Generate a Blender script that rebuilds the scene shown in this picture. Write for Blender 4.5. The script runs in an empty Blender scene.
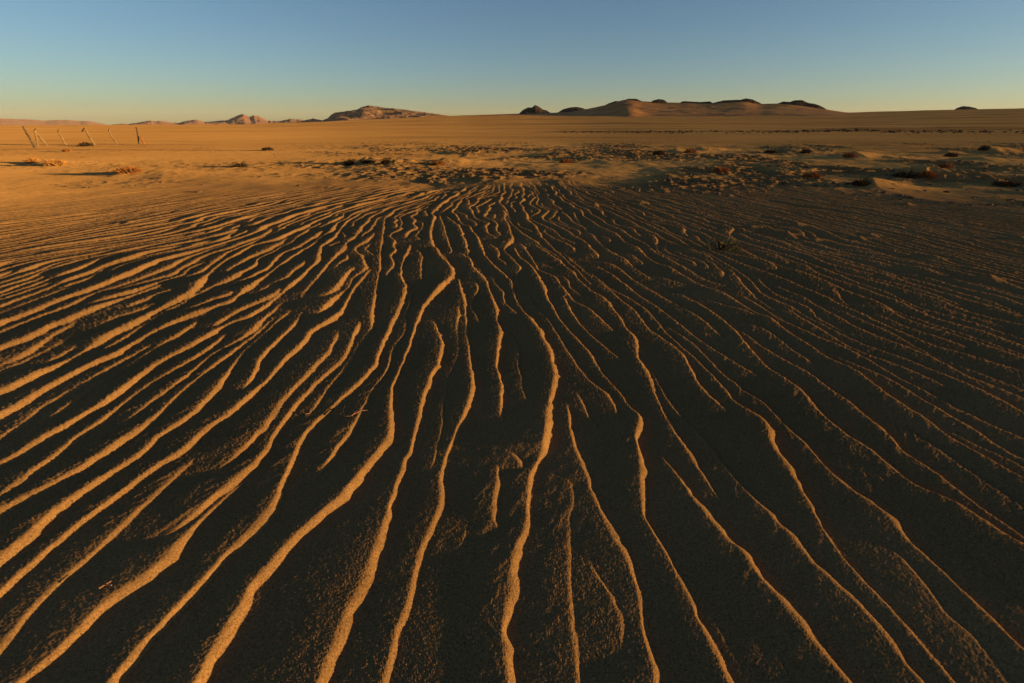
import bpy, math, random
import numpy as np
from mathutils import Vector, Matrix

S = bpy.context.scene
COL = S.collection
R = math.radians

# ------------------------------------------------------------------ camera
CAM_H = 1.3
PITCH = 25.75
cam_d = bpy.data.cameras.new("camera")
cam = bpy.data.objects.new("camera", cam_d)
COL.objects.link(cam)
cam.location = (0, 0, CAM_H)
cam.rotation_euler = (R(90 - PITCH), 0, 0)
cam_d.sensor_width = 36
cam_d.lens = 16.0
cam_d.clip_start = 0.02
cam_d.clip_end = 80000
S.camera = cam

# ------------------------------------------------------------------ light
SUN_EL, SUN_AZ = 4.7, 101.0            # degrees above the horizon, clockwise from +Y
SUN_STRENGTH = 5.0
SKY_STRENGTH = 0.069
EXPOSURE = 1.2
w = bpy.data.worlds.new("World")
S.world = w
w.use_nodes = True
nt = w.node_tree
nt.nodes.clear()
wo = nt.nodes.new("ShaderNodeOutputWorld")
bg = nt.nodes.new("ShaderNodeBackground")
sky = nt.nodes.new("ShaderNodeTexSky")
sky.sky_type = 'NISHITA'
sky.sun_disc = False
sky.sun_elevation = R(SUN_EL)
sky.sun_rotation = R(SUN_AZ)
sky.altitude = 600
sky.air_density = 0.85
sky.dust_density = 0.6
sky.ozone_density = 2.3
bg.inputs["Strength"].default_value = SKY_STRENGTH
nt.links.new(sky.outputs[0], bg.inputs[0])
nt.links.new(bg.outputs[0], wo.inputs[0])

sl = bpy.data.lights.new("sun", 'SUN')
sun = bpy.data.objects.new("sun", sl)
COL.objects.link(sun)
sl.energy = SUN_STRENGTH
sl.angle = R(0.53)
sl.color = (1.0, 0.62, 0.22)
sv = Vector((math.sin(R(SUN_AZ)) * math.cos(R(SUN_EL)), math.cos(R(SUN_AZ)) * math.cos(R(SUN_EL)), math.sin(R(SUN_EL))))
sun.rotation_euler = (-sv).to_track_quat('-Z', 'Y').to_euler()
sun.location = sv * 50

S.view_settings.view_transform = 'Standard'
S.view_settings.look = 'None'
S.view_settings.exposure = EXPOSURE
S.view_settings.gamma = 1
S.view_settings.use_curve_mapping = False
S.render.film_transparent = False
S.cycles.max_bounces = 4
S.cycles.diffuse_bounces = 2
S.cycles.use_denoising = True
S.cycles.denoiser = 'OPENIMAGEDENOISE'
S.cycles.denoising_input_passes = 'RGB_ALBEDO_NORMAL'
S.cycles.sample_clamp_direct = 1.2
S.cycles.sample_clamp_indirect = 0.2

# ------------------------------------------------------------------ helpers
def link(o, parent=None):
    COL.objects.link(o)
    if parent is not None:
        o.parent = parent
    return o

def tag(o, label=None, cat=None, group=None, kind=None):
    if label: o["label"] = label
    if cat: o["category"] = cat
    if group: o["group"] = group
    if kind: o["kind"] = kind
    return o

def mesh_np(name, verts, faces, mat, smooth=True, parent=None, attrs=None):
    """verts (N,3) array, faces (M,k) array of equal-sized faces."""
    me = bpy.data.meshes.new(name)
    verts = np.asarray(verts, dtype=np.float32)
    faces = np.asarray(faces, dtype=np.int32)
    k = faces.shape[1]
    me.vertices.add(len(verts)); me.vertices.foreach_set("co", verts.ravel())
    me.loops.add(faces.size); me.loops.foreach_set("vertex_index", faces.ravel())
    me.polygons.add(len(faces))
    me.polygons.foreach_set("loop_start", np.arange(0, faces.size, k, dtype=np.int32))
    me.polygons.foreach_set("use_smooth", np.full(len(faces), smooth, dtype=bool))
    me.update(calc_edges=True)
    for n, a in (attrs or {}).items():
        at = me.attributes.new(n, 'FLOAT', 'POINT')
        at.data.foreach_set("value", np.asarray(a, dtype=np.float32).ravel())
    me.materials.append(mat)
    return link(bpy.data.objects.new(name, me), parent)

_rng = np.random.default_rng(7)
_T = _rng.random((256, 256)).astype(np.float32) * 2 - 1
def vnoise(x, y, off=0):
    """smooth value noise, -1..1"""
    x = x + 37.13 * off; y = y + 91.7 * off
    xi = np.floor(x).astype(np.int64); yi = np.floor(y).astype(np.int64)
    fx = (x - xi).astype(np.float32); fy = (y - yi).astype(np.float32)
    fx = fx * fx * (3 - 2 * fx); fy = fy * fy * (3 - 2 * fy)
    x0 = xi & 255; x1 = (xi + 1) & 255; y0 = yi & 255; y1 = (yi + 1) & 255
    a = _T[x0, y0]; b = _T[x1, y0]; c = _T[x0, y1]; d = _T[x1, y1]
    return (a + (b - a) * fx) * (1 - fy) + (c + (d - c) * fx) * fy
def fbm(x, y, oct=4, off=0, gain=.5):
    s = 0; a = 1; t = 0
    for i in range(oct):
        s = s + a * vnoise(x * 2 ** i * 1.03, y * 2 ** i * .97, off + 3 * i + 1); t += a; a *= gain
    return s / t
def sstep(a, b, x):
    t = np.clip((x - a) / (b - a), 0, 1); return t * t * (3 - 2 * t)

def azel(px, py):
    """direction of a point of the photograph: azimuth from +Y and tangent of elevation"""
    f = 455.1; p = R(PITCH); u = (px - 512) / f; v = (py - 341.5) / f
    Y = math.cos(p) - v * math.sin(p); Z = -(math.sin(p) + v * math.cos(p))
    return math.atan2(u, Y), Z / math.hypot(u, Y)

# ------------------------------------------------------------------ materials
def new_mat(name):
    m = bpy.data.materials.new(name); m.use_nodes = True
    t = m.node_tree; b = t.nodes["Principled BSDF"]
    b.inputs["Specular IOR Level"].default_value = 0.15
    b.inputs["Roughness"].default_value = 0.9
    return m, t, b
def N(t, kind, **kw):
    n = t.nodes.new(kind)
    for k, v in kw.items():
        if k in n.inputs: n.inputs[k].default_value = v
        else: setattr(n, k, v)
    return n
def ramp(t, src, stops):
    n = t.nodes.new("ShaderNodeValToRGB")
    el = n.color_ramp.elements
    while len(el) < len(stops): el.new(0.5)
    for e, (p, c) in zip(el, stops):
        e.position = p; e.color = (*c, 1)
    t.links.new(src, n.inputs[0]); return n
def mix(t, fac, a, b, mode='MIX'):
    n = t.nodes.new("ShaderNodeMix"); n.data_type = 'RGBA'; n.blend_type = mode
    for i, s in ((0, fac), (6, a), (7, b)):
        if hasattr(s, "is_linked"): t.links.new(s, n.inputs[i])
        elif isinstance(s, (int, float)): n.inputs[i].default_value = s
        else: n.inputs[i].default_value = (*s, 1)
    return n.outputs[2]

def sand_material():
    m, t, b = new_mat("sand")
    geo = t.nodes.new("ShaderNodeNewGeometry")
    pos = geo.outputs["Position"]
    def noise(scale, detail=3, rough=.6):
        n = N(t, "ShaderNodeTexNoise", Scale=scale, Detail=detail, Roughness=rough)
        t.links.new(pos, n.inputs["Vector"]); return n.outputs["Fac"]
    coarse = ramp(t, noise(.9, 4), [(.3, NEAR_A), (.7, NEAR_B)])
    grain = ramp(t, noise(420, 2, .8), [(.30, (.35, .35, .35)), (.48, (.9, .9, .9)), (.62, (1.15, 1.12, 1.05)), (.75, (1.7, 1.6, 1.4))])
    g2_ = ramp(t, noise(170, 2, .7), [(.33, (.55, .55, .55)), (.5, (1, 1, 1)), (.68, (1.35, 1.3, 1.2))])
    near = mix(t, .85, coarse.outputs[0], grain.outputs[0], 'MULTIPLY')
    near = mix(t, .8, near, g2_.outputs[0], 'MULTIPLY')
    # scattered dark heavy-mineral grains
    spk = ramp(t, noise(150, 1, .5), [(.27, (.25, .25, .25)), (.33, (1, 1, 1))])
    near = mix(t, .8, near, spk.outputs[0], 'MULTIPLY')
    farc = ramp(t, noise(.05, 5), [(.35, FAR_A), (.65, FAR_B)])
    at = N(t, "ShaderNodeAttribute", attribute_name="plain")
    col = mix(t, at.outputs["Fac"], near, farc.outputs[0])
    ag = N(t, "ShaderNodeAttribute", attribute_name="gravel")
    gcol = ramp(t, noise(9, 4, .75), [(.35, (.05, .032, .02)), (.52, (.14, .08, .036)), (.65, (.24, .14, .062))])
    col = mix(t, ag.outputs["Fac"], col, gcol.outputs[0])
    t.links.new(col, b.inputs["Base Color"])
    b.inputs["Roughness"].default_value = 1
    b.inputs["Diffuse Roughness"].default_value = .4
    b.inputs["Specular IOR Level"].default_value = 0.0
    # bump: grains close by, pebbly unevenness farther off
    bp = N(t, "ShaderNodeBump", Strength=.8, Distance=.0012)
    inv = t.nodes.new("ShaderNodeMath"); inv.operation = 'SUBTRACT'; inv.inputs[0].default_value = 1
    t.links.new(at.outputs["Fac"], inv.inputs[1]); t.links.new(inv.outputs[0], bp.inputs["Strength"])
    t.links.new(noise(380, 2, .8), bp.inputs["Height"])
    bp2 = N(t, "ShaderNodeBump", Strength=.6, Distance=.045)
    h2 = noise(2.2, 4, .65)
    mm = t.nodes.new("ShaderNodeMath"); mm.operation = 'MULTIPLY'
    t.links.new(h2, mm.inputs[0]); ar = N(t, "ShaderNodeAttribute", attribute_name="rough"); t.links.new(ar.outputs["Fac"], mm.inputs[1])
    t.links.new(mm.outputs[0], bp2.inputs["Height"])
    t.links.new(bp.outputs[0], bp2.inputs["Normal"])
    t.links.new(bp2.outputs[0], b.inputs["Normal"])
    return m
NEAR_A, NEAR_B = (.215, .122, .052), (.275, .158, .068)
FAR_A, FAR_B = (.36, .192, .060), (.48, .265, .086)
SAND = sand_material()

def rock_material(name, a, b_, c, scale, bump=.8):
    m, t, b = new_mat(name)
    tc = t.nodes.new("ShaderNodeNewGeometry")
    n = N(t, "ShaderNodeTexNoise", Scale=scale, Detail=6, Roughness=.7)
    t.links.new(tc.outputs["Position"], n.inputs["Vector"])
    r_ = ramp(t, n.outputs["Fac"], [(.32, a), (.5, b_), (.68, c)])
    t.links.new(r_.outputs[0], b.inputs["Base Color"])
    b.inputs["Diffuse Roughness"].default_value = 1
    b.inputs["Specular IOR Level"].default_value = 0.05
    bp = N(t, "ShaderNodeBump", Strength=bump, Distance=.6 / scale)
    t.links.new(n.outputs["Fac"], bp.inputs["Height"]); t.links.new(bp.outputs[0], b.inputs["Normal"])
    return m
# ------------------------------------------------------------------ ripple crests on the sand
# (relative height, crest line as (x, y) in metres on the ground, far end first)
TRACED = [
 (1.15, [(-0.653,6.395),(-0.587,6.317),(-0.425,5.623),(-0.299,4.842),(-0.139,4.289),(-0.003,3.93),(0.045,3.424),(0.127,3.08),(0.195,2.764),(0.238,2.454),(0.242,2.214),(0.199,1.993),(0.171,1.845),(0.157,1.712),(0.137,1.565),(0.121,1.516),(0.071,1.417),(0.062,1.289),(0.053,1.16),(0.016,1.091),(0.003,0.993),(-0.013,0.871),(-0.023,0.786),(-0.012,0.729),(-0.002,0.673)]),
 (0.8, [(-0.077,1.612),(-0.059,1.539),(-0.055,1.406),(-0.072,1.271),(-0.056,1.185),(-0.028,1.121),(-0.033,1.048),(-0.037,0.967)]),
 (0.8, [(-0.057,1.628),(0.001,1.563),(0.057,1.46),(0.069,1.417)]),
 (0.95, [(-0.913,6.813),(-0.724,6.317),(-0.581,5.535),(-0.456,4.774),(-0.367,4.289),(-0.217,3.883),(-0.123,3.244),(-0.081,2.873),(-0.086,2.566),(-0.088,2.349),(-0.051,2.124),(-0.052,1.931),(-0.051,1.738),(-0.056,1.616)]),
 (0.8, [(-0.492,4.774),(-0.371,4.581),(-0.26,4.128),(-0.176,3.748)]),
 (1.15, [(-1.127,6.689),(-1.079,6.104),(-0.988,5.535),(-0.759,4.774),(-0.6,4.344),(-0.553,4.077),(-0.598,3.837),(-0.647,3.58),(-0.684,3.314),(-0.676,2.93),(-0.649,2.566),(-0.644,2.349),(-0.641,2.124),(-0.613,1.931),(-0.554,1.688),(-0.583,1.565),(-0.592,1.539),(-0.631,1.366),(-0.652,1.298),(-0.697,1.227),(-0.734,1.152),(-0.77,1.062),(-0.791,0.98),(-0.804,0.948),(-0.796,0.86),(-0.803,0.786),(-0.804,0.729),(-0.804,0.673)]),
 (0.9, [(-0.639,3.279),(-0.544,2.989),(-0.451,2.662),(-0.434,2.39),(-0.45,2.177),(-0.458,1.962),(-0.451,1.79),(-0.443,1.663),(-0.437,1.587),(-0.453,1.534)]),
 (1.0, [(-0.437,3.704),(-0.353,3.244),(-0.312,2.873),(-0.27,2.566),(-0.214,2.195),(-0.213,1.993),(-0.233,1.845),(-0.259,1.712),(-0.256,1.69),(-0.286,1.539),(-0.283,1.406),(-0.264,1.271),(-0.283,1.168),(-0.299,1.076),(-0.303,0.967),(-0.303,0.883),(-0.319,0.807)]),
 (0.7, [(-0.323,1.427),(-0.336,1.289),(-0.321,1.201),(-0.295,1.165)]),
 (0.9, [(-1.178,5.366),(-0.955,4.774),(-0.838,4.027),(-0.701,3.748)]),
 (1.0, [(-1.178,5.366),(-1.114,4.52),(-1.034,4.077),(-0.927,3.792),(-0.866,3.314),(-0.852,2.93),(-0.83,2.614),(-0.801,2.349),(-0.841,2.124),(-0.887,1.993),(-0.917,1.873),(-0.94,1.764),(-0.951,1.64),(-0.937,1.587),(-0.916,1.449),(-0.893,1.271),(-0.909,1.168),(-0.932,1.091),(-0.943,1.034),(-0.973,0.9),(-0.983,0.849),(-0.999,0.796),(-1.018,0.738),(-1.012,0.673)]),
 (0.9, [(-1.755,6.317),(-1.473,5.055),(-1.281,4.289),(-1.143,3.62),(-1.039,3.112),(-0.973,2.901),(-0.983,2.662),(-0.975,2.432)]),
 (1.0, [(-1.369,4.52),(-1.374,4.18),(-1.352,3.704),(-1.277,3.144),(-1.377,2.818),(-1.344,2.652),(-1.365,2.432),(-1.352,2.195),(-1.358,2.024),(-1.379,1.873),(-1.413,1.764),(-1.43,1.616),(-1.426,1.563),(-1.473,1.493)]),
 (1.05, [(-0.932,1.575),(-1.003,1.539),(-1.046,1.438),(-1.085,1.346),(-1.114,1.227),(-1.128,1.144),(-1.134,1.076),(-1.135,1.006),(-1.149,0.961),(-1.195,0.93),(-1.213,0.883),(-1.214,0.807),(-1.224,0.747),(-1.241,0.701),(-1.252,0.673)]),
 (0.9, [(-1.094,1.688),(-1.075,1.625),(-1.074,1.493),(-1.107,1.386),(-1.143,1.253),(-1.169,1.168),(-1.192,1.106),(-1.202,1.034)]),
 (1.25, [(-2.278,6.104),(-2.179,5.535),(-2.198,5.206),(-1.99,4.52),(-1.943,4.077),(-1.923,3.62),(-1.914,3.314),(-1.92,3.099),(-1.994,2.989),(-2.034,2.738),(-2.068,2.52),(-2.102,2.39),(-2.092,2.214),(-2.065,2.057),(-2.07,1.931),(-2.09,1.817),(-2.109,1.712),(-2.133,1.64),(-2.121,1.551),(-2.149,1.493)]),
 (0.9, [(-1.88,4.842),(-1.854,4.52),(-1.781,3.978),(-1.738,3.58),(-1.63,3.35)]),
 (1.0, [(-1.602,3.314),(-1.541,2.989),(-1.523,2.738),(-1.519,2.543),(-1.516,2.432),(-1.464,2.27)]),
 (1.1, [(-1.664,2.687),(-1.665,2.543),(-1.62,2.309),(-1.593,2.177),(-1.568,2.024),(-1.559,1.845),(-1.585,1.738),(-1.609,1.64),(-1.585,1.563),(-1.623,1.449),(-1.657,1.346),(-1.67,1.28),(-1.666,1.185),(-1.667,1.091),(-1.676,1.027)]),
 (1.0, [(-1.74,2.349),(-1.743,2.195),(-1.743,2.024),(-1.725,1.873),(-1.726,1.738),(-1.744,1.64),(-1.744,1.563),(-1.785,1.427),(-1.849,1.308)]),
 (0.9, [(-1.966,1.628),(-1.949,1.527),(-1.963,1.427),(-1.961,1.308)]),
 (1.2, [(-2.324,4.911),(-2.33,4.52),(-2.285,4.077),(-2.275,3.704),(-2.241,3.387),(-2.332,3.231),(-2.388,3.08),(-2.431,2.93),(-2.453,2.764),(-2.451,2.614),(-2.435,2.498),(-2.481,2.39),(-2.497,2.27),(-2.514,2.142),(-2.512,2.024),(-2.494,1.916),(-2.505,1.845)]),
 (1.25, [(-2.825,6.104),(-2.87,5.535),(-3.027,5.285),(-2.982,4.911),(-2.977,4.644),(-2.906,4.289),(-2.757,3.837),(-2.683,3.539),(-2.694,3.314),(-2.683,3.049),(-2.693,2.873),(-2.702,2.713),(-2.669,2.543),(-2.66,2.39),(-2.688,2.27),(-2.697,2.142),(-2.72,2.057)]),
 (1.2, [(-3.043,4.52),(-2.969,4.18),(-3.057,3.978),(-3.104,3.704),(-3.146,3.462),(-3.211,3.279),(-3.219,3.08),(-3.227,2.901),(-3.208,2.713),(-3.237,2.566)]),
 (1.0, [(-3.449,5.206),(-3.53,4.911),(-3.629,4.581),(-3.604,4.18),(-3.589,3.883),(-3.604,3.62),(-3.651,3.424),(-3.63,3.177),(-3.634,2.959)]),
 (1.0, [(-3.806,5.535),(-3.988,5.206),(-4.204,4.982),(-4.316,4.708),(-4.204,4.289),(-4.212,3.978),(-4.203,3.748),(-4.223,3.539)]),
 (0.9, [(-4.205,5.903),(-4.474,5.449),(-4.757,5.206),(-4.944,4.982),(-5.118,4.774),(-5.279,4.581)]),
 (0.8, [(-2.842,3.164),(-2.901,3.08),(-2.901,2.93),(-2.944,2.713),(-2.92,2.498),(-2.938,2.349),(-2.936,2.27)]),
 (0.7, [(-3.717,3.93),(-3.818,3.704),(-3.838,3.424),(-3.842,3.164)]),
 (0.8, [(-0.037,6.317),(0.008,5.535),(-0.086,5.055),(0.024,4.644),(0.088,4.289),(0.053,4.128)]),
 (1.0, [(0.203,4.774),(0.266,4.289),(0.394,4.077),(0.473,3.539),(0.5,3.424),(0.593,3.244),(0.674,2.93)]),
 (1.05, [(0.422,3.58),(0.444,3.177),(0.501,2.873),(0.592,2.614),(0.66,2.432),(0.721,2.27)]),
 (1.1, [(0.296,5.206),(0.476,4.644),(0.587,4.128),(0.655,3.748),(0.747,3.462),(0.793,3.049),(0.807,2.662),(0.761,2.432),(0.768,2.232),(0.755,1.993),(0.753,1.79),(0.759,1.663),(0.774,1.534)]),
 (1.1, [(0.259,3.883),(0.289,3.462),(0.338,3.112),(0.402,2.818),(0.478,2.566),(0.517,2.309),(0.568,2.09),(0.631,1.845),(0.568,1.688),(0.56,1.664),(0.559,1.563),(0.519,1.406),(0.489,1.235),(0.497,1.121),(0.522,1.02)]),
 (0.8, [(0.436,2.159),(0.491,2.057),(0.518,1.931),(0.522,1.79),(0.487,1.7)]),
 (0.75, [(0.426,1.612),(0.465,1.493),(0.483,1.406),(0.457,1.271)]),
 (1.0, [(0.338,1.185),(0.364,1.091),(0.387,0.98),(0.386,0.883),(0.371,0.786),(0.371,0.71),(0.36,0.673)]),
 (0.7, [(0.267,0.993),(0.303,0.906),(0.314,0.827),(0.292,0.729)]),
 (0.65, [(0.2,1.717),(0.21,1.563),(0.232,1.471),(0.242,1.308),(0.209,1.201)]),
 (1.2, [(0.736,4.289),(0.837,3.792),(0.954,3.539),(1.04,3.244),(1.055,2.873),(1.081,2.638),(1.123,2.411),(1.136,2.195),(1.144,1.962),(1.174,1.845),(1.191,1.764),(1.143,1.612),(1.14,1.516)]),
 (1.1, [(1.237,2.09),(1.292,1.916),(1.294,1.764),(1.301,1.64),(1.297,1.493),(1.305,1.386),(1.324,1.307),(1.356,1.235),(1.347,1.152),(1.351,1.061),(1.367,0.993),(1.37,0.929),(1.373,0.871),(1.375,0.817),(1.386,0.742)]),
 (1.1, [(0.88,1.563),(0.905,1.406),(0.922,1.289),(0.938,1.184),(0.964,1.09),(0.976,1.006),(1.001,0.917),(1.025,0.871),(1.033,0.806),(1.033,0.737),(1.04,0.672)]),
 (1.1, [(0.721,1.105),(0.764,1.061),(0.768,0.993),(0.788,0.917),(0.807,0.849),(0.818,0.776),(0.838,0.71),(0.852,0.672)]),
 (0.7, [(0.715,1.033),(0.721,0.917),(0.721,0.827),(0.721,0.747),(0.71,0.672)]),
 (0.7, [(0.573,1.006),(0.582,0.905),(0.586,0.806),(0.602,0.747)]),
 (1.15, [(1.416,3.58),(1.482,3.314),(1.528,3.049),(1.534,2.791),(1.496,2.566),(1.492,2.349),(1.517,2.177),(1.522,2.024),(1.501,1.873),(1.514,1.738),(1.526,1.64),(1.543,1.592),(1.56,1.516),(1.569,1.406),(1.579,1.346),(1.645,1.289),(1.664,1.218),(1.678,1.121)]),
 (1.0, [(1.197,2.93),(1.247,2.687),(1.299,2.498),(1.335,2.349),(1.387,2.214),(1.471,2.124),(1.505,2.024)]),
 (1.05, [(1.54,3.019),(1.593,2.873),(1.604,2.614),(1.635,2.432),(1.682,2.27),(1.696,2.107),(1.705,1.931),(1.707,1.79),(1.708,1.663),(1.689,1.563),(1.709,1.47),(1.725,1.366),(1.739,1.271),(1.755,1.201),(1.769,1.121)]),
 (0.8, [(1.279,1.047),(1.276,0.967),(1.264,0.871),(1.248,0.832),(1.293,0.806),(1.279,0.747),(1.266,0.692)]),
 (1.15, [(1.583,4.077),(1.686,3.704),(1.77,3.5),(1.83,3.279),(1.868,3.049),(1.887,2.818),(1.903,2.614),(1.918,2.432),(1.957,2.309),(1.955,2.142),(1.953,1.993),(1.952,1.859),(1.972,1.764),(1.98,1.663),(1.997,1.587),(2.019,1.493),(2.037,1.386)]),
 (1.0, [(1.924,3.424),(1.949,3.112),(2.002,2.901),(2.049,2.713),(2.113,2.543),(2.145,2.411),(2.16,2.27),(2.179,2.124),(2.209,2.008),(2.219,1.902),(2.249,1.79),(2.303,1.651)]),
 (1.05, [(2.158,3.883),(2.102,3.62),(2.159,3.314),(2.189,3.019),(2.228,2.818),(2.262,2.638),(2.33,2.498),(2.389,2.39),(2.428,2.27),(2.464,2.159),(2.482,2.041),(2.482,1.931),(2.485,1.831)]),
 (0.9, [(2.281,4.774),(2.356,4.402),(2.452,4.077),(2.508,3.792),(2.557,3.539),(2.575,3.314),(2.613,3.144),(2.626,2.959),(2.663,2.764),(2.696,2.59),(2.784,2.476),(2.847,2.349),(2.91,2.251)]),
 (0.85, [(1.963,5.206),(2.103,4.774),(2.141,4.289),(2.021,3.748)]),
 (0.85, [(1.692,4.402),(1.762,3.978),(1.895,3.792),(1.962,3.62)]),
 (0.85, [(2.688,4.402),(2.763,4.077),(2.83,3.704),(2.887,3.462),(2.912,3.177),(2.982,2.989),(3.046,2.818),(3.104,2.662),(3.159,2.498)]),
 (0.85, [(2.81,5.206),(2.994,4.774),(3.049,4.289),(3.095,3.883),(3.167,3.62),(3.147,3.314),(3.232,3.112),(3.309,2.93),(3.376,2.713)]),
 (0.8, [(-1.072,7.659),(-1.117,7.213),(-0.962,6.452),(-0.768,5.466),(-0.672,4.996),(-0.692,4.657)]),
 (0.8, [(-1.111,6.51),(-1.011,5.732),(-0.93,5.222),(-0.791,4.925),(-0.692,4.721),(-0.553,4.272),(-0.56,3.94)]),
 (0.9, [(0.347,6.022),(0.368,5.641),(0.446,5.301),(0.497,4.996),(0.572,4.657),(0.631,4.3),(0.682,3.988),(0.739,3.616)]),
 (0.9, [(0.696,4.3),(0.751,4.037),(0.809,3.846),(0.851,3.616)]),
 (0.8, [(0.789,4.594),(0.961,4.502),(1.053,4.3),(1.108,3.988),(1.169,3.757),(1.215,3.616)]),
 (0.8, [(1.024,5.732),(1.047,5.382),(1.091,4.996),(1.164,4.657),(1.218,4.245),(1.291,3.988),(1.37,3.757)]),
 (0.9, [(-0.18,8.158),(-0.058,7.356),(-0.005,6.568),(0.105,6.022),(0.203,5.641),(0.293,5.382)]),
 (0.8, [(-0.066,8.525),(-0.117,7.819)]),
]
rnd = random.Random(11)
DY = 0.01
HR = 0.0245
Y0R, Y1R = -3.5, 13.5
YG = np.arange(Y0R, Y1R, DY)

# direction of the crests (dx/dy) as a smooth field interpolated from the surveyed ones
_sx, _sy, _sd = [], [], []
for h, p in TRACED:
    ys = np.array([q[1] for q in p])[::-1]; xs = np.array([q[0] for q in p])[::-1]
    L = np.arange(ys[0], ys[-1], .12)
    if len(L) < 3: continue
    X = np.interp(L, ys, xs)
    k = max(1, min(4, len(L) // 3))
    for i in range(k, len(L) - k):
        _sx.append(X[i]); _sy.append(L[i]); _sd.append((X[i + k] - X[i - k]) / (L[i + k] - L[i - k]))
# trend far out, where crest lines swing outwards
for x, y, d in ((-11, 9, -1.15), (-8, 6.5, -1.0), (-12, 5, -1.2), (12, 8, .75), (8, 5, .5), (12, 4, .7), (0, 10, .0), (3, 9, .35), (-3, 9, -.45), (-6, 10, -.8), (6, 9.5, .55), (0, -3, .05), (-4, -2, -.5), (4, -2, .3)):
    for j in range(25):
        _sx.append(x + rnd.uniform(-.8, .8)); _sy.append(y + rnd.uniform(-.8, .8)); _sd.append(-d)
_sx, _sy, _sd = map(np.array, (_sx, _sy, _sd))
GX = np.arange(-17, 17.01, .25); GY = np.arange(-4, 14.01, .25)
_gx, _gy = np.meshgrid(GX, GY, indexing='ij')
D2 = (_gx[..., None] - _sx) ** 2 + (_gy[..., None] - _sy) ** 2
W = 1 / (D2 + .08) ** 1.6
DIR = np.clip((W * _sd).sum(-1) / W.sum(-1), -1.5, 1.5)
del D2, W
def dirf(x, y):
    i = (x + 17) / .25; j = (y + 4) / .25
    i0 = min(max(int(i), 0), DIR.shape[0] - 2); j0 = min(max(int(j), 0), DIR.shape[1] - 2)
    a = i - i0; b = j - j0
    return (DIR[i0, j0] * (1 - a) + DIR[i0 + 1, j0] * a) * (1 - b) + (DIR[i0, j0 + 1] * (1 - a) + DIR[i0 + 1, j0 + 1] * a) * b
WN = np.array([[fbm(np.array([x * .9]), np.array([y * 1.7]), 3, 5)[0] for y in np.arange(-4, 14.01, .1)] for x in np.arange(-17, 17.01, .25)])
def wig(x, y):
    i = min(max(int((x + 17) / .25), 0), WN.shape[0] - 1); j = min(max(int((y + 4) / .1), 0), WN.shape[1] - 1)
    return WN[i, j]

# evenly spaced crest lines fill the field between and beyond the surveyed ones
CELL = .1
occ = {}
def put(x, y, i):
    occ.setdefault((int(math.floor(x / CELL)), int(math.floor(y / CELL))), []).append((x, y, i))
def near(x, y, d, me_id):
    n = int(d / CELL) + 1; cx = int(math.floor(x / CELL)); cy = int(math.floor(y / CELL)); dd = d * d
    for a in range(cx - n, cx + n + 1):
        for b in range(cy - n, cy + n + 1):
            for (u, v, i) in occ.get((a, b), ()):
                if i != me_id and (u - x) ** 2 + (v - y) ** 2 < dd: return True
    return False
ridges = []            # (h, ys ascending, xs)
for h, p in TRACED:
    ys = np.array([q[1] for q in p])[::-1]; xs = np.array([q[0] for q in p])[::-1]
    L = np.arange(ys[0], ys[-1] + .001, .02); X = np.interp(L, ys, xs)
    if len(L) > 9:
        ker = np.array([1, 2, 3, 2, 1]) / 9; X[2:-2] = np.convolve(X, ker, 'valid')
    ridges.append((h, L, X, True))
    for a, b in zip(X[::2], L[::2]): put(a, b, len(ridges) - 1)
def bound(x):
    return 10.6 - 2.6 * float(sstep(2, 12, np.array([x]))[0]) + .5 * math.sin(x * 1.3)
def sep(x, y):
    far_ = min(1, max(0, (y - 1.7) / 1.6))
    return .120 - .014 * far_ + .02 * wig(y * .5, x * .3)
def grow(x, y, i):
    out = [(x, y)]
    for s in (1, -1):
        px, py = x, y; lane = []
        k = rnd.uniform(0, 100); amp = .34 + (.55 if y > 3.2 and abs(x) < 5 else 0)
        for n in range(600):
            d = dirf(px, py) + amp * (wig(px, py) + .5 * wig(px * 1.9 + 3, py * 1.9 - 4)) + .22 * math.sin(py * 9 + k) * math.sin(py * 3.1 + k * 2)
            st = .04 / math.sqrt(1 + d * d)
            py += s * st; px += s * st * d
            if not (-16 < px < 16 and -3.2 < py < bound(px) + .6): break
            if near(px, py, .048, i): break
            lane.append((px, py))
        out = out + lane if s > 0 else lane[::-1] + out
    return out
# carry the surveyed crests on until they run into a neighbour
for i in range(len(ridges)):
    h, L, X, tr = ridges[i]
    ext = []
    for s_, x0, y0 in ((1, X[-1], L[-1]), (-1, X[0], L[0])):
        px, py = float(x0), float(y0); lane = []; k = rnd.uniform(0, 100)
        n_ = min(12, len(X) - 1)
        d0 = (X[-1] - X[-1 - n_]) / (L[-1] - L[-1 - n_]) if s_ > 0 else (X[n_] - X[0]) / (L[n_] - L[0])
        for n in range(500):
            wgt = math.exp(-n / 12)
            d = d0 * wgt + (1 - wgt) * (dirf(px, py) + .25 * wig(px, py) + .12 * math.sin(py * 8 + k))
            st = .03 / math.sqrt(1 + d * d); py += s_ * st; px += s_ * st * d
            if not (-16 < px < 16 and -3.2 < py < bound(px) + .6): break
            if near(px, py, .04, i): break
            lane.append((px, py))
        ext.append(lane)
        for a in lane: put(a[0], a[1], i)
    up, dn = ext
    L = np.concatenate([[a[1] for a in dn[::-1]], L, [a[1] for a in up]]); X = np.concatenate([[a[0] for a in dn[::-1]], X, [a[0] for a in up]])
    ridges[i] = (h, L, X, True)
seeds = [(rnd.uniform(-15.8, 15.8), rnd.uniform(-3, 11)) for _ in range(22000)]
seeds.sort(key=lambda s: round(math.hypot(s[0], s[1] - 1.5)) * 1.0 + rnd.random())
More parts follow.
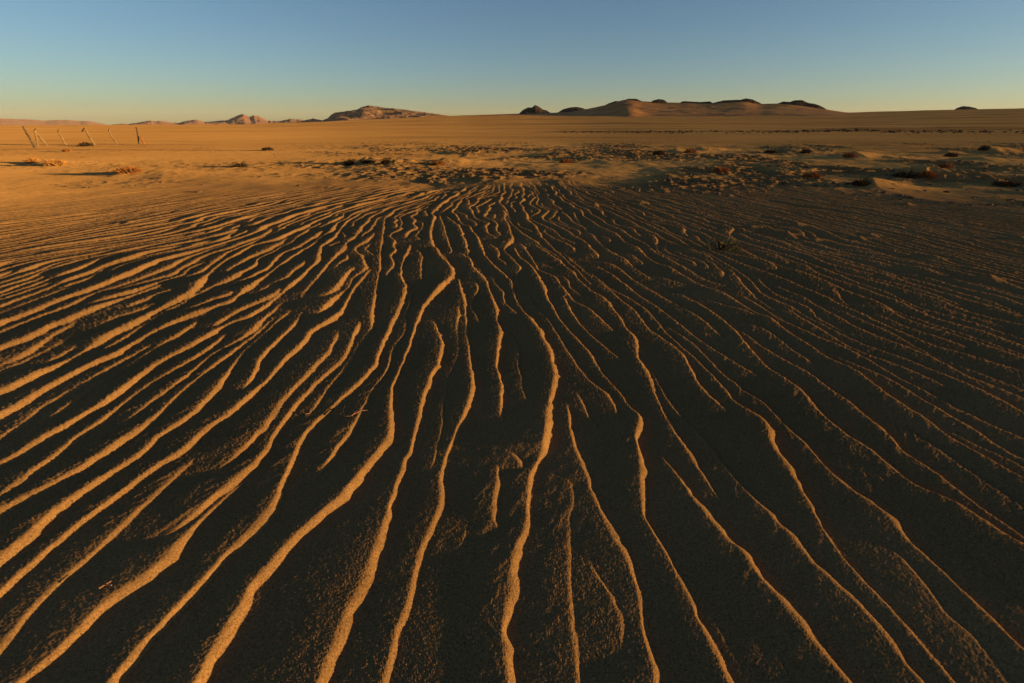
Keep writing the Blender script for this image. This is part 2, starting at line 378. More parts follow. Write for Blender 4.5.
for (x, y) in seeds:
    if y > bound(x) + .4 or near(x, y, sep(x, y), -1): continue
    i = len(ridges); l = grow(x, y, i)
    if len(l) < (16 if (y < 4.2 and abs(x) < 3.2) else 13): continue
    for a in l: put(a[0], a[1], i)
    ys = np.array([a[1] for a in l]); xs = np.array([a[0] for a in l])
    nf = math.exp(-max(0, math.hypot(x, y) - 1.2) / 1.6)
    ridges.append((rnd.uniform(.8, 1.05) - rnd.uniform(.15, .42) * min(1, nf), ys, xs, False))
print("ridges", len(ridges))
# short secondary crests riding on the backs of the large ones
def grow2(x, y, i, mx):
    out = [(x, y)]
    for s in (1, -1):
        px, py = x, y; lane = []; k = rnd.uniform(0, 100)
        for n in range(int(mx / .03)):
            d = dirf(px, py) + .35 * wig(px * 1.7, py * 1.3) + .15 * math.sin(py * 9 + k) - .1
            st = .03 / math.sqrt(1 + d * d); py += s * st; px += s * st * d
            if py > bound(px) + .3 or near(px, py, .05, i): break
            lane.append((px, py))
        out = out + lane if s > 0 else lane[::-1] + out
    return out
for _ in range(3200):
    a_ = rnd.gauss(-.05, .75); q_ = .5 + 9.5 * rnd.random() ** .8
    x, y = q_ * math.sin(a_), q_ * math.cos(a_)
    if y > bound(x) or abs(x) > 15 or near(x, y, .065, -1): continue
    i = len(ridges); l = grow2(x, y, i, rnd.uniform(.2, .8))
    if len(l) < 14: continue
    for a in l: put(a[0], a[1], i)
    ridges.append((rnd.uniform(.22, .6), np.array([a[1] for a in l]), np.array([a[0] for a in l]), False))
print("with secondary", len(ridges))

# ------------------------------------------------------------------ the ground sheet: one polar grid round the camera
def build_rows():
    r = .12; out = [0.0, .06, r]
    while r < 14000:
        st = .62 * (r * r + CAM_H ** 2) / (CAM_H * 455) * Q
        if r < 12.5: st = min(st, .021 * Q)
        elif r < 34: st = min(st, .021 * Q + (r - 12.5) * .0016)
        else: st = max(min(st, .012 * r), .05)
        st = max(st, .0024)
        r += st; out.append(r)
    return np.array(out)
Q = 1.0
RR = build_rows()
front = np.arange(-66, 66.001, .092 * Q)
back = np.arange(66 + 1.5, 360 - 66 - .5, 1.8)
TH = np.radians(np.concatenate([front, back]))
nr, nc = len(RR), len(TH)
print("grid", nr, nc)
rr, tt = np.meshgrid(RR[1:], TH, indexing='ij')
x = (rr * np.sin(tt)).ravel(); y = (rr * np.cos(tt)).ravel(); r = rr.ravel(); th = tt.ravel()
thd = np.degrees(th); thd = np.where(thd > 180, thd - 360, thd)
z = np.zeros_like(x)

# far terrain: the plain climbs gently to the right and sinks a little to the left
SK = [(-200, 126), (0, 125.5), (115, 125), (240, 124.5), (330, 121.5), (430, 116.5), (520, 113.6), (600, 112.6), (850, 112.4), (940, 110), (1024, 108.2), (1200, 107)]
ska = np.array([math.degrees(azel(a, b)[0]) for a, b in SK]); ske = np.array([azel(a, b)[1] for a, b in SK])
RP = 900.0
far_t = np.interp(thd, ska, ske)
far_t = np.where(np.abs(thd) > 120, .0, far_t)
ztar = CAM_H + RP * far_t
sr = np.clip((r - 45) / (RP - 45), 0, 1)
z_far = ztar * (sr ** 1.25) + np.where(r > RP, (r - RP) * np.minimum(-.002, far_t - .0025), 0)
z += z_far
FAR = (thd, r)

# ripples
near_m = (r < 20) & (y > Y0R) & (y < Y1R)
idx = np.nonzero(near_m)[0]
nx, ny = x[idx], y[idx]
rip = np.zeros(len(idx)); snear = np.full(len(idx), 9.0)
order = np.argsort(ny); nxs, nys = nx[order], ny[order]
ripo = rip[order]; sno = snear[order]
nr_ = np.random.default_rng(3)
LN = []
for k, (h, ys, xs, tr) in enumerate(ridges):
    g = np.arange(math.ceil(ys[0] / DY), math.floor(ys[-1] / DY) + 1)
    if len(g) < 6: continue
    y_ = g * DY
    X = np.interp(y_, ys, xs)
    X = X + (.008 + .006 * sstep(3, 7, y_)) * fbm(y_ * 7 + k * 7.7, y_ * 0 + k, 4, 2, .6) - .010
    sm = np.convolve(np.pad(X, 10, mode='edge'), np.ones(21) / 21, 'valid')
    al = 1 / np.sqrt(1 + np.gradient(sm, DY) ** 2)
    Lm = y_[-1] - y_[0]; tl = min(.36, Lm * .4)
    tap = np.clip(np.minimum((y_ - y_[0] + .01) / tl, (y_[-1] - y_ + .01) / tl), 0, 1) ** .6
    LN.append([h, g, y_, X, al, tap])
G0 = int(Y0R / DY) - 5; GN = int((Y1R - Y0R) / DY) + 20
XT = np.full((len(LN), GN), 1e3); TT = np.zeros((len(LN), GN))
for k, (h, g, y_, X, al, tap) in enumerate(LN):
    XT[k, g - G0] = X; TT[k, g - G0] = tap
GAP0 = .50; HV = np.array([l[0] for l in LN])
for k, L in enumerate(LN):
    h, g, y_, X, al, tap = L
    d = (X[None, :] - XT[:, g - G0]) * al[None, :]
    d = np.where(d > .012, d, GAP0); tt_ = np.clip(TT[:, g - G0] * HV[:, None] * 1.2, 0, 1)
    gp = (GAP0 * (1 - tt_) + np.minimum(d, GAP0) * tt_).min(0)
    gp = np.convolve(np.pad(gp, 4, mode='edge'), np.ones(9) / 9, 'valid')
    L.append(gp)
for k, (h, g_, g, X, al, tap, gp) in enumerate(LN):
    ys = g; xs = X
    i0, i1 = np.searchsorted(nys, [ys[0], ys[-1]])
    if i1 <= i0: continue
    yy = nys[i0:i1]; xx = nxs[i0:i1]
    sel = np.nonzero((xx > xs.min() - .5) & (xx < xs.max() + .5))[0]
    if not len(sel): continue
    yy = yy[sel]; xx = xx[sel]
    A = h * tap * np.clip(gp / .215, .42, 1.6)
    A = A * (.92 + .1 * math.sin(k * 2.7)) * (1 + .36 * fbm(g * 1.9 + k * 13.1, g * 0 + k * .37, 3, 4)) * HR
    A = np.nan_to_num(A) * (1 - .26 * (1 - sstep(.8, 2.2, np.hypot(X, g))))
    t = (yy - g[0]) / DY; j = np.minimum(t.astype(int), len(g) - 2); fr = t - j
    Xk = X[j] * (1 - fr) + X[j + 1] * fr
    Ak = A[j] * (1 - fr) + A[j + 1] * fr
    c = al[j]
    s = (xx - Xk) * c
    wlk = np.maximum(gp - .02, .05); wl = wlk[j] * (1 - fr) + wlk[j + 1] * fr
    Wk = np.clip(gp / .2, .5, 1.15) * .030 * (1 + .45 * fbm(g * 4.1 + k * 3.3, g * 0 + k * .71, 2, 6) + .5 * fbm(g * 19 + k * 1.3, g * 0 + k * .3, 2, 8)) * (1 + .35 * sstep(.5, 3, -X))
    wr = Wk[j] * (1 - fr) + Wk[j + 1] * fr
    left = 1 + np.minimum(s, 0) / wl
    right = np.cos(np.pi / 2 * np.clip(s / (wr * (.6 + .4 * Ak / HR)), 0, 1))
    pw = 1.28 + .32 * fbm(g * 1.7 + k * 9.1, g * 0 + k * .2, 2, 12)
    pw = pw[j] + .3 * sstep(.3, 2.5, xx)
    prof = np.where(s < 0, 1 - (1 - np.clip(left, 0, 1)) ** pw, np.clip(right, 0, 1))
    # rounded brink
    rd = .007
    v = Ak * prof
    cur = ripo[i0:i1]; cs = sno[i0:i1]
    cur_s = cur[sel]
    win = v > cur_s
    cs_s = cs[sel]; cs_s[win] = s[win]
    cur[sel] = np.maximum(cur_s, v); cs[sel] = cs_s
rip[order] = ripo; snear[order] = sno

bx = 10.9 - 2.6 * sstep(2, 12, nx) + .5 * np.sin(nx * 1.3) + .8 * fbm(nx * .8, ny * .8, 3, 9)
rmask = 1 - sstep(bx - .8, bx + .5, ny)
amp = rmask * (1 - .35 * sstep(5, 11, -nx)) * (1 - .25 * sstep(5, 10, nx))
rip = rip * amp
# oblique feather streaks on the long windward backs
wx_ = .03 * fbm(nx * 6, ny * 6, 2, 23)
fe = vnoise((nx * .80 - ny * .6 + wx_) * 34, (nx * .6 + ny * .8) * 9, 21) + .6 * vnoise((nx * .85 - ny * .5 + wx_) * 71, (nx * .5 + ny * .85) * 16, 22)
fm = np.exp(-((snear + .04) / .045) ** 2) * sstep(-.1, .5, fbm(nx * 2.3, ny * 1.1, 2, 31))
rip = rip + .0021 * fe * fm * amp
# grains
rn_ = np.hypot(nx, ny); fade = 1 - sstep(2.2, 7, rn_)
gsp = np.clip(.62 * (rn_ ** 2 + 1.69) / 591, .0024, .021)
gr = np.random.default_rng(5).standard_normal(len(idx))
qn_ = np.hypot(nx, ny); kn_ = sstep(1.3, 2.4, qn_)
gr = gr * kn_ + (1 - kn_) * (.85 * vnoise(nx * 470, ny * 470, 43) + .22 * vnoise(nx * 230, ny * 230, 44))
rip = rip + .075 * gsp * gr * (1 - sstep(9, 14, rn_)) + (.0005 * (1 - sstep(1.0, 2.6, rn_)) * gr + .00055 * gr + .0011 * vnoise(nx * 130, ny * 130, 40) * .5 + .0007 * fbm(nx * 28, ny * 28, 2, 41)) * fade
rip = rip + .012 * fbm(nx * .9, ny * .7, 2, 50) * (1 - .0 * fade)
z[idx] += rip

# rough, hummocky belt behind the ripples
bxa = 10.3 - 2.6 * sstep(2, 12, x) + .5 * np.sin(x * 1.3)
belt = sstep(-.6, 1.2, y - bxa) * (1 - sstep(24, 40, y)) * (.28 + .72 * sstep(-9, 1, x + .25 * (y - 12)))
ns = r < 60
bi = np.nonzero(ns & (belt > .001))[0]
X_, Y_ = x[bi], y[bi]
patch = sstep(-.2, .4, fbm(X_ * .33, Y_ * .33, 3, 60))
hum = .085 * fbm(X_ * .5, Y_ * .42, 4, 61, .55) + .07 * patch * (1 - np.abs(fbm(X_ * 2.2, Y_ * 2.0, 3, 62))) ** 3 \
    + .032 * patch * fbm(X_ * 5, Y_ * 5, 3, 63, .7)
z[bi] += hum * belt[bi]
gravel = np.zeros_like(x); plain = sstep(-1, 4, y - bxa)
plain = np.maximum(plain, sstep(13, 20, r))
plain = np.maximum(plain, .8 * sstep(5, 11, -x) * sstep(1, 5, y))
gravel[bi] = patch * belt[bi] * .75
# bedding of the open plain: low swells
z += .05 * fbm(x * .05, y * .05, 3, 70) * sstep(12, 40, r) * (1 + r / 150)
# long gravelly strips that cross the plain
def strip(y_c, wdt, xa, xb, a, wob=.02, k=0):
    yc = y_c + wob * y_c * fbm(x / y_c * 1.3, x * 0 + k, 3, 80 + k)
    g = np.exp(-((y - yc) / wdt) ** 2) * sstep(xa - .2 * abs(xa) - 3, xa, x) * (1 - sstep(xb, xb + .2 * abs(xb) + 3, x))
    g = g * (.8 + .35 * fbm(x * .8 / wdt, y * 1 / wdt, 3, 90 + k))
    global gravel
    gravel = np.maximum(gravel, a * g)
    return g
z += .14 * strip(64, 1.9, 6, 140, 1.1, .02, 1)
z += .04 * strip(31.2, .35, -33, -24, 1.2, .004, 7)
z += .04 * strip(45, .5, 5, 14, .9, .01, 8)
z += .3 * strip(72, 3, 50, 66, .9, .01, 2)
z += .05 * strip(46, 1.2, -10, 8, .6, .03, 3)
z += .05 * strip(38, .8, -38, -26, .5, .02, 4)
z += .04 * strip(25, .35, -26, -16, .8, .01, 5)
z += .10 * strip(260, 14, -240, 400, .35, .04, 6)
gravel = np.maximum(gravel, .5 * sstep(.05, .5, fbm(x * .012, y * .09, 4, 99)) * sstep(40, 80, r))
gravel = np.clip(gravel, 0, 1)

# wind-shadow mounds: steep head with a bush, tail to leeward (right)
def gpt(px, py):
    a, e = azel(px, py); d = CAM_H / -e
    return d * math.sin(a), d * math.cos(a)
MOUNDS = [((868, 188), .20, .32, .85), ((852, 158), .26, .55, 1.7), ((918, 176), .24, .6, 1.2), ((985, 153), .3, .55, 2.0),
          ((945, 153), .12, .4, 1.2), ((368, 164), .18, .5, 1.6), ((445, 162), .16, .5, 1.5), ((138, 174), .16, .5, 1.5),
          ((50, 164), .14, .5, 1.8), ((700, 150), .2, .5, 1.6), ((675, 152), .2, .5, 1.4), ((790, 152), .16, .6, 1.3), ((560, 183), .07, .35, .8),
          ((775, 172), .12, .5, 1.2), ((980, 160), .12, .6, 1.6), ((318, 164), .12, .5, 1.2)]
def mound(cx, cy, h, w_, tail):
    sel = np.nonzero((np.abs(x - cx) < 4 * tail) & (np.abs(y - cy) < 4 * w_))[0]
    dx = x[sel] - cx; dy = y[sel] - cy
    sx = np.where(dx < 0, w_ * .55, tail)
    wy = w_ * (1 - .45 * np.clip(dx / (2 * tail), 0, 1))
    q = np.sqrt((dx / sx) ** 2 + (dy / wy) ** 2)
    n = 1 + .3 * fbm(x[sel] * 3, y[sel] * 3, 3, 120)
    z[sel] += h * np.exp(-q ** 1.5 * n)
    gravel[sel] *= 1 - .9 * np.exp(-q ** 2)
for (p, h, w_, tail) in MOUNDS:
    cx, cy = gpt(*p); mound(cx, cy, h, w_, tail)
for p, h in (((985, 281), .05), ((749, 228), .04), ((795, 226), .045), ((786, 235), .03), ((812, 241), .035), ((868, 236), .03), ((1018, 240), .05), ((857, 239), .03),
             ((905, 205), .05), ((130, 224), .03), ((728, 197), .04), ((640, 204), .04), ((594, 206), .04)):
    cx, cy = gpt(*p); mound(cx, cy, h, .06, .1)

verts = np.concatenate([[[0, 0, float(z[:10].mean())]], np.stack([x, y, z], 1)])
n1 = nr - 1
a = np.arange(n1 - 1)[:, None] * nc + np.arange(nc)[None, :]
b = np.arange(n1 - 1)[:, None] * nc + (np.arange(nc)[None, :] + 1) % nc
quads = np.stack([a, b, b + nc, a + nc], -1).reshape(-1, 4)[:, ::-1] + 1
# close the hole under the camera with degenerate-free fan quads
fan = []
for i in range(0, nc - 1, 2):
    fan.append((0, i + 1, i + 2, (i + 2) % nc + 1))
quads = np.concatenate([quads, np.array(fan)[:, ::-1]])
at_p = np.concatenate([[0], plain]); at_g = np.concatenate([[0], gravel])
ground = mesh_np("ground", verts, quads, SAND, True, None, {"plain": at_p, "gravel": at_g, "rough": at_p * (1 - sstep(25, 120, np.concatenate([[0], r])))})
tag(ground, kind="structure")

GZ_XY = None
def ground_z(px, py):
    """height of the ground sheet at a point"""
    rr_ = math.hypot(px, py); t_ = math.degrees(math.atan2(px, py))
    i = min(max(int(np.searchsorted(RR[1:], rr_)), 1), n1 - 1)
    j = int(round((t_ + 66) / (.092 * Q)))
    j = min(max(j, 0), nc - 1)
    return float(z.reshape(n1, nc)[i, j])

HAZE = 1.8e-5
# ------------------------------------------------------------------ hills
FARROCK = rock_material("pale_rock", (.13, .068, .042), (.18, .098, .06), (.23, .135, .085), .004, .2)
CRAG = rock_material("brown_rock", (.07, .042, .028), (.20, .115, .065), (.33, .20, .12), .02)
DUNE = rock_material("dune_sand", (.15, .068, .024), (.30, .14, .042), (.40, .19, .058), .03, .06)
DARKROCK = rock_material("dark_rock", (.025, .018, .014), (.05, .034, .024), (.09, .055, .035), .25)

def far_z(px, d):
    a = math.degrees(azel(px, 120)[0])
    t_ = CAM_H + RP * float(np.interp(a, ska, ske))
    s_ = min(max((d - 45) / (RP - 45), 0), 1)
    return t_ * s_ ** 1.25 + max(0, d - RP) * min(-.002, float(np.interp(a, ska, ske)) - .0025)

def hill(name, prof, D, front, backd, mat, crag, seed, nu=260, nv=60, spurs=(), fscale=1.0, wob=0.0, lift=None):
    px = np.linspace(prof[0][0], prof[-1][0], nu)
    py = np.interp(px, [p[0] for p in prof], [p[1] for p in prof])
    if mat is DUNE:
        py = np.convolve(np.pad(py, 8, mode='edge'), np.hanning(19)[1:-1] / np.hanning(19).sum(), 'valid')
    jag = fbm((px + seed * 17) * .35 * fscale, px * 0 + seed, 4, seed)
    py = py + jag * wob
    V = np.concatenate([-np.linspace(1, 0, nv) ** 1.4, np.linspace(0, 1, nv // 3)[1:]])
    P = []
    for i in range(nu):
        a, e = azel(px[i], py[i])
        zb = far_z(px[i], D); zc = CAM_H + D * e
        H = max(zc - zb, .0)
        tb_ = float(np.interp(math.degrees(a), ska, ske))
        edge = min(1, 8 * min(i, nu - 1 - i) / nu)
        fr = front * (1 + sum(k * math.exp(-((px[i] - c) / w_) ** 2) for c, w_, k in spurs))
        for v in V:
            d = D + v * (fr if v < 0 else backd)
            zl = far_z(px[i], d)
            X = d * math.sin(a); Yy = d * math.cos(a)
            f = (1 - abs(v)) ** 1.35 if v < 0 else (1 - v)
            P.append((X, Yy, zl + H * f - .0016 * D * (1 - f) ** 8 - .1 * (1 - f), abs(v), H))
    P = np.array(P); nvv = len(V)
    vv = P[:, 3]; HH = P[:, 4]
    sc = 1.0 / crag[1]
    n = 1 - np.abs(fbm(P[:, 0] * sc, P[:, 1] * sc, 4, seed + 3, .55))
    n2 = fbm(P[:, 0] * sc * 5, P[:, 1] * sc * 5, 3, seed + 5, .6)
    Z = P[:, 2] + crag[0] * HH * ((n - .75) * 1.6 + .25 * n2) * np.sin(np.pi * np.clip(vv, 0, 1)) ** .7
    a = np.arange(nu - 1)[:, None] * nvv + np.arange(nvv - 1)[None]
    F = np.stack([a, a + nvv, a + nvv + 1, a + 1], -1).reshape(-1, 4)
    o = mesh_np(name, np.stack([P[:, 0], P[:, 1], Z], 1), F, mat, True)
    return tag(o, kind="structure")

hill("distant_hills", [(-120, 119), (-60, 117.5), (0, 118.5), (15, 119), (35, 119.7), (45, 120.6), (55, 120), (68, 120), (80, 121), (85, 120.6), (95, 122), (105, 124.3), (114, 127)], 9000, 1500, 1500, FARROCK, (.2, 1500), 1, wob=.25)
hill("desert_hills", [(106, 126.5), (113, 124.6), (122, 123.6), (128, 124.1), (140, 122.3), (150, 120.6), (160, 121), (178, 123), (190, 120.3), (196, 119.6), (205, 122), (212, 121.4), (228, 120),
     (238, 115.2), (243, 114), (250, 116.8), (254, 115.2), (261, 117), (268, 120.8), (280, 121.2), (290, 118.8), (300, 119.4), (312, 123)], 4600, 900, 700, FARROCK, (.35, 420), 2, 420, 60, wob=.4)
hill("rocky_mountain", [(296, 122.5), (306, 120), (313, 118.6), (322, 120.4), (328, 118), (331, 115), (335, 112.6), (341, 112), (350, 110.5), (357, 109.6), (362, 107), (369, 105.4), (376, 106.3), (384, 107.6),
     (390, 108), (400, 109), (406, 109.6), (412, 111), (425, 112.3), (440, 114.5), (462, 118)], 2600, 800, 400, CRAG, (.55, 200), 3, 420, 90, wob=.4)
hill("dune_hill", [(470, 116.5), (500, 114.4), (540, 113.3), (570, 112), (590, 108.4), (605, 105.2), (615, 102.4), (624, 99.6), (632, 99.4), (640, 101), (660, 102.4), (690, 102.8), (710, 103.4), (730, 101.8), (745, 101),
     (760, 104), (775, 103.4), (790, 104), (805, 105.6), (830, 110), (845, 112.3), (880, 114.5)], 680, 300, 100, DUNE, (.22, 90), 4, 520, 90,
     spurs=((630, 12, .22),), wob=.12)
OUT = [("rocky_knoll", [(519, 112), (523, 110.2), (528, 107.6), (532, 107.9), (535, 105), (538, 106.4), (542, 109.2), (547, 111), (553, 113)], 745, 30),
       ("rocky_knoll", [(556, 112), (563, 109.6), (570, 107.6), (577, 107.2), (583, 108.3), (592, 110.8)], 740, 26),
       ("rocky_knoll", [(598, 107.4), (608, 103.9), (616, 101.2), (621, 101.8), (628, 99), (636, 99), (641, 101.2), (647, 103)], 668, 24),
       ("rocky_knoll", [(648, 102.8), (653, 100.6), (659, 99.3), (664, 100.1), (670, 102.8)], 672, 20),
       ("rocky_knoll", [(676, 103.3), (683, 101.4), (692, 101.9), (702, 102.3), (710, 101.6), (716, 103.8)], 670, 18),
       ("rocky_knoll", [(704, 103.8), (714, 102.9), (724, 100.6), (734, 100.2), (741, 99.9), (746, 98.6), (753, 99.9), (760, 103), (764, 104.6)], 668, 26),
       ("rocky_knoll", [(772, 104.2), (783, 101.8), (790, 102.2), (794, 100.6), (802, 100.4), (808, 103), (815, 104.2), (820, 105.8), (832, 110.8)], 668, 24),
       ("rocky_knoll", [(951, 110.6), (957, 108.2), (963, 106.4), (968, 106.7), (975, 108), (985, 110.6)], 960, 30)]
for i, (n_, pr, D, fr) in enumerate(OUT):
    pr = [(a_, b_ - (.3 if 0 < k_ < len(pr) - 1 else -1.5)) for k_, (a_, b_) in enumerate(pr)]
    hill(n_, pr, D, fr, fr, DARKROCK, (.35, 14), 20 + i, 110, 26, wob=.25, fscale=1.6)

# ------------------------------------------------------------------ small shapes
class MB:
    def __init__(s): s.v = []; s.f = []
    def tube(s, pts, rad, n=6):
        pts = [Vector(p) for p in pts]; b0 = len(s.v)
        for i, p in enumerate(pts):
            d = (pts[min(i + 1, len(pts) - 1)] - pts[max(i - 1, 0)]).normalized()
            u = d.cross(Vector((.3, .9, .1))).normalized(); w_ = d.cross(u)
            for k in range(n):
                a = 2 * math.pi * k / n
                s.v.append(p + (u * math.cos(a) + w_ * math.sin(a)) * rad[i])
        for i in range(len(pts) - 1):
            for k in range(n):
                a = b0 + i * n + k; b = b0 + i * n + (k + 1) % n
                s.f.append((a, b, b + n, a + n))
        s.f.append(tuple(range(b0, b0 + n))[::-1]); s.f.append(tuple(range(len(s.v) - n, len(s.v))))
    def blade(s, p, q, w_):
        p = Vector(p); q = Vector(q); d = q - p
        u = d.cross(Vector((rnd.uniform(-1, 1), rnd.uniform(-1, 1), .3))).normalized() * w_
        v_ = d.cross(u).normalized() * w_
        b = len(s.v); s.v += [p + u, p - u * .5 + v_, p - u * .5 - v_, q]
        s.f += [(b, b + 1, b + 3), (b + 1, b + 2, b + 3), (b + 2, b, b + 3)]
    def build(s, name, mat, parent=None, smooth=False, org=None):
        me = bpy.data.meshes.new(name)
        o_ = Vector(org) if org is not None else Vector((0, 0, 0))
        me.from_pydata([tuple(v - o_) for v in s.v], [], s.f); me.materials.append(mat)
        me.polygons.foreach_set("use_smooth", [smooth] * len(me.polygons)); me.update()
        o = bpy.data.objects.new(name, me)
        if org is not None: o.location = org
        return link(o, parent)

WOOD = rock_material("weathered_wood", (.12, .072, .036), (.23, .15, .08), (.34, .24, .14), 9)
DARKWOOD = rock_material("dark_wood", (.05, .032, .02), (.12, .08, .05), (.22, .15, .09), 9)
BRUSH = rock_material("dark_brush", (.03, .02, .012), (.07, .045, .025), (.12, .08, .04), 5)
STRAW = rock_material("straw", (.30, .13, .03), (.46, .22, .06), (.55, .32, .12), 5)
RUST = rock_material("rust_brush", (.18, .07, .02), (.30, .12, .035), (.40, .18, .06), 5)
GREEN = rock_material("grey_green", (.08, .08, .03), (.14, .13, .05), (.20, .17, .07), 30)
TWIG = rock_material("twig", (.18, .085, .045), (.32, .16, .09), (.42, .24, .15), 60)

def hit(px, py):
    """ground point seen at a place of the photograph (march down the ray)"""
    a, e = azel(px, py); d = .5
    while d < 400:
        if CAM_H + d * e <= ground_z(d * math.sin(a), d * math.cos(a)): break
        d += .01 + d * .002
    return Vector((d * math.sin(a), d * math.cos(a), ground_z(d * math.sin(a), d * math.cos(a))))
def above(base, px, py, dy=0.0):
    """point over the ground in the plane y = base.y + dy"""
    a, e = azel(px, py); Y = base.y + dy; d = Y / math.cos(a)
    return Vector((d * math.sin(a), Y, CAM_H + d * e))

# leaning posts of the old fence: (foot, points up to the tip, radius, material, label)
POSTS = [
    ((35.3, 148.2), [(29, 137), (25.5, 131), (23, 126.3)], .052, DARKWOOD, "tall dark fence post leaning left, leftmost of the row", None),
    ((46.8, 145.6), [(41, 138.5), (36, 133), (34.2, 131.2), (36.2, 128.3)], .05, WOOD, "pale leaning fence post with a second prop forming a narrow wedge", [(35.2, 132), (36, 142.5)]),
    ((65.8, 144.8), [(61, 136.5), (58, 132), (58.4, 130), (60, 128.6)], .042, WOOD, "thin fence post with a crooked tip, alone between the wedge post and the debris", None),
    ((94.5, 145.4), [(90, 138), (86, 130.8), (84.8, 127.2)], .055, WOOD, "pale leaning fence post beside the dark debris heap", [(82.2, 131.5), (84.9, 127.6)]),
    ((116.8, 144.0), [(112, 136.8), (108.8, 131), (109, 129.4), (110.6, 127.9)], .042, WOOD, "thin fence post with a crooked tip, second from the right end of the row", None),
    ((139.2, 143.9), [(138.4, 138), (137.6, 132), (136.4, 126.8)], .052, DARKWOOD, "nearly upright dark fence post with a short brace, rightmost of the row", [(140.4, 136.5), (144.2, 144.0)]),
]
for foot, up, rad, mat, lab, extra in POSTS:
    rad *= 1.15
    b = hit(*foot)
    root = bpy.data.objects.new("fence_post", None); root.location = b; link(root)
    root.empty_display_size = .2
    tag(root, lab, "fence post", "old leaning posts of a fence")
    pts = [b - Vector((0, 0, .25))] + [b] + [above(b, *q, dy=.04 * math.sin(i * 2.1)) for i, q in enumerate(up)]
    fine = []
    for i in range(len(pts) - 1):
        for k in range(4):
            q = pts[i].lerp(pts[i + 1], k / 4)
            fine.append(q + Vector((rnd.uniform(-1, 1), rnd.uniform(-1, 1), 0)) * rad * .22)
    fine.append(pts[-1])
    m = MB(); m.tube([p - b for p in fine], [rad * (1.15 - .45 * i / len(fine)) for i in range(len(fine))], 7)
    sh = m.build("shaft", mat, root)
    if extra:
        e0 = above(b, *extra[0], dy=-.06); e1 = above(b, *extra[1], dy=-.25)
        if extra[1][1] > 140: e1.z = ground_z(e1.x, e1.y) - .05
        m = MB(); m.tube([e0 - b, (e0.lerp(e1, .5) - b) + Vector((.01, 0, 0)), e1 - b], [rad * .7, rad * .8, rad * .7], 6)
        m.build("brace", WOOD if mat is WOOD else RUST, root)

# dark heap at the foot of a post
b = hit(86, 146.2)
m = MB()
for k in range(260):
    a = rnd.uniform(0, 2 * math.pi); q = rnd.random() ** .5
    x_ = math.cos(a) * q * .40; y_ = math.sin(a) * q * .3
    hgt = .20 * (1 - q ** 2) + .03
    p = Vector((x_, y_, rnd.uniform(0, hgt)))
    m.blade(p, p + Vector((rnd.uniform(-.16, .16), rnd.uniform(-.1, .1), rnd.uniform(-.02, .07))), .022)
heap = m.build("debris_heap", BRUSH, None); heap.location = b
tag(heap, "low black heap of brush lying against a fence post", "debris")

def shrub(px, py, wpx, hpx, mat, label, dens=220, name="shrub", lean=.15, grp=None):
    b = hit(px, py); dist = math.hypot(b.x, b.y)
    sc = b.y / math.cos(R(0)) / 455 * 1.0
    sc = (b.y * math.cos(R(PITCH)) + (CAM_H) * math.sin(R(PITCH))) / 455
    W_ = wpx * sc / 2 * .85; H_ = hpx * sc * (.8 if name == 'shrub' else 1)
    root = bpy.data.objects.new(name, None); root.location = b; root.empty_display_size = .1; link(root)
    tag(root, label, "shrub" if name == "shrub" else "plant", grp)
    st = MB(); fo = MB()
    for k in range(9):
        a = rnd.uniform(0, 2 * math.pi); q = rnd.uniform(.3, .9)
        tip = Vector((math.cos(a) * W_ * q + lean * H_, math.sin(a) * W_ * q * .8, H_ * rnd.uniform(.5, .9)))
        st.tube([(0, 0, -.04), tip * .5 + Vector((0, 0, .02)), tip], [.012, .008, .004], 4)
    for k in range(dens):
        a = rnd.uniform(0, 2 * math.pi); q = rnd.random() ** .6
        c = Vector((math.cos(a) * q * W_ + lean * H_ * rnd.random(), math.sin(a) * q * W_ * .8, H_ * rnd.uniform(.0, 1) * (1.02 - q ** 2) ** .6))
        d = Vector((math.cos(a) * .6 + rnd.uniform(-.5, .5), math.sin(a) * .6 + rnd.uniform(-.5, .5), rnd.uniform(.1, 1))).normalized()
        fo.blade(c, c + d * rnd.uniform(.05, .13) * (1 + H_), .006 + .003 * dist / 12)
    st.build("stem", BRUSH, root); fo.build("foliage", mat, root)
    return root
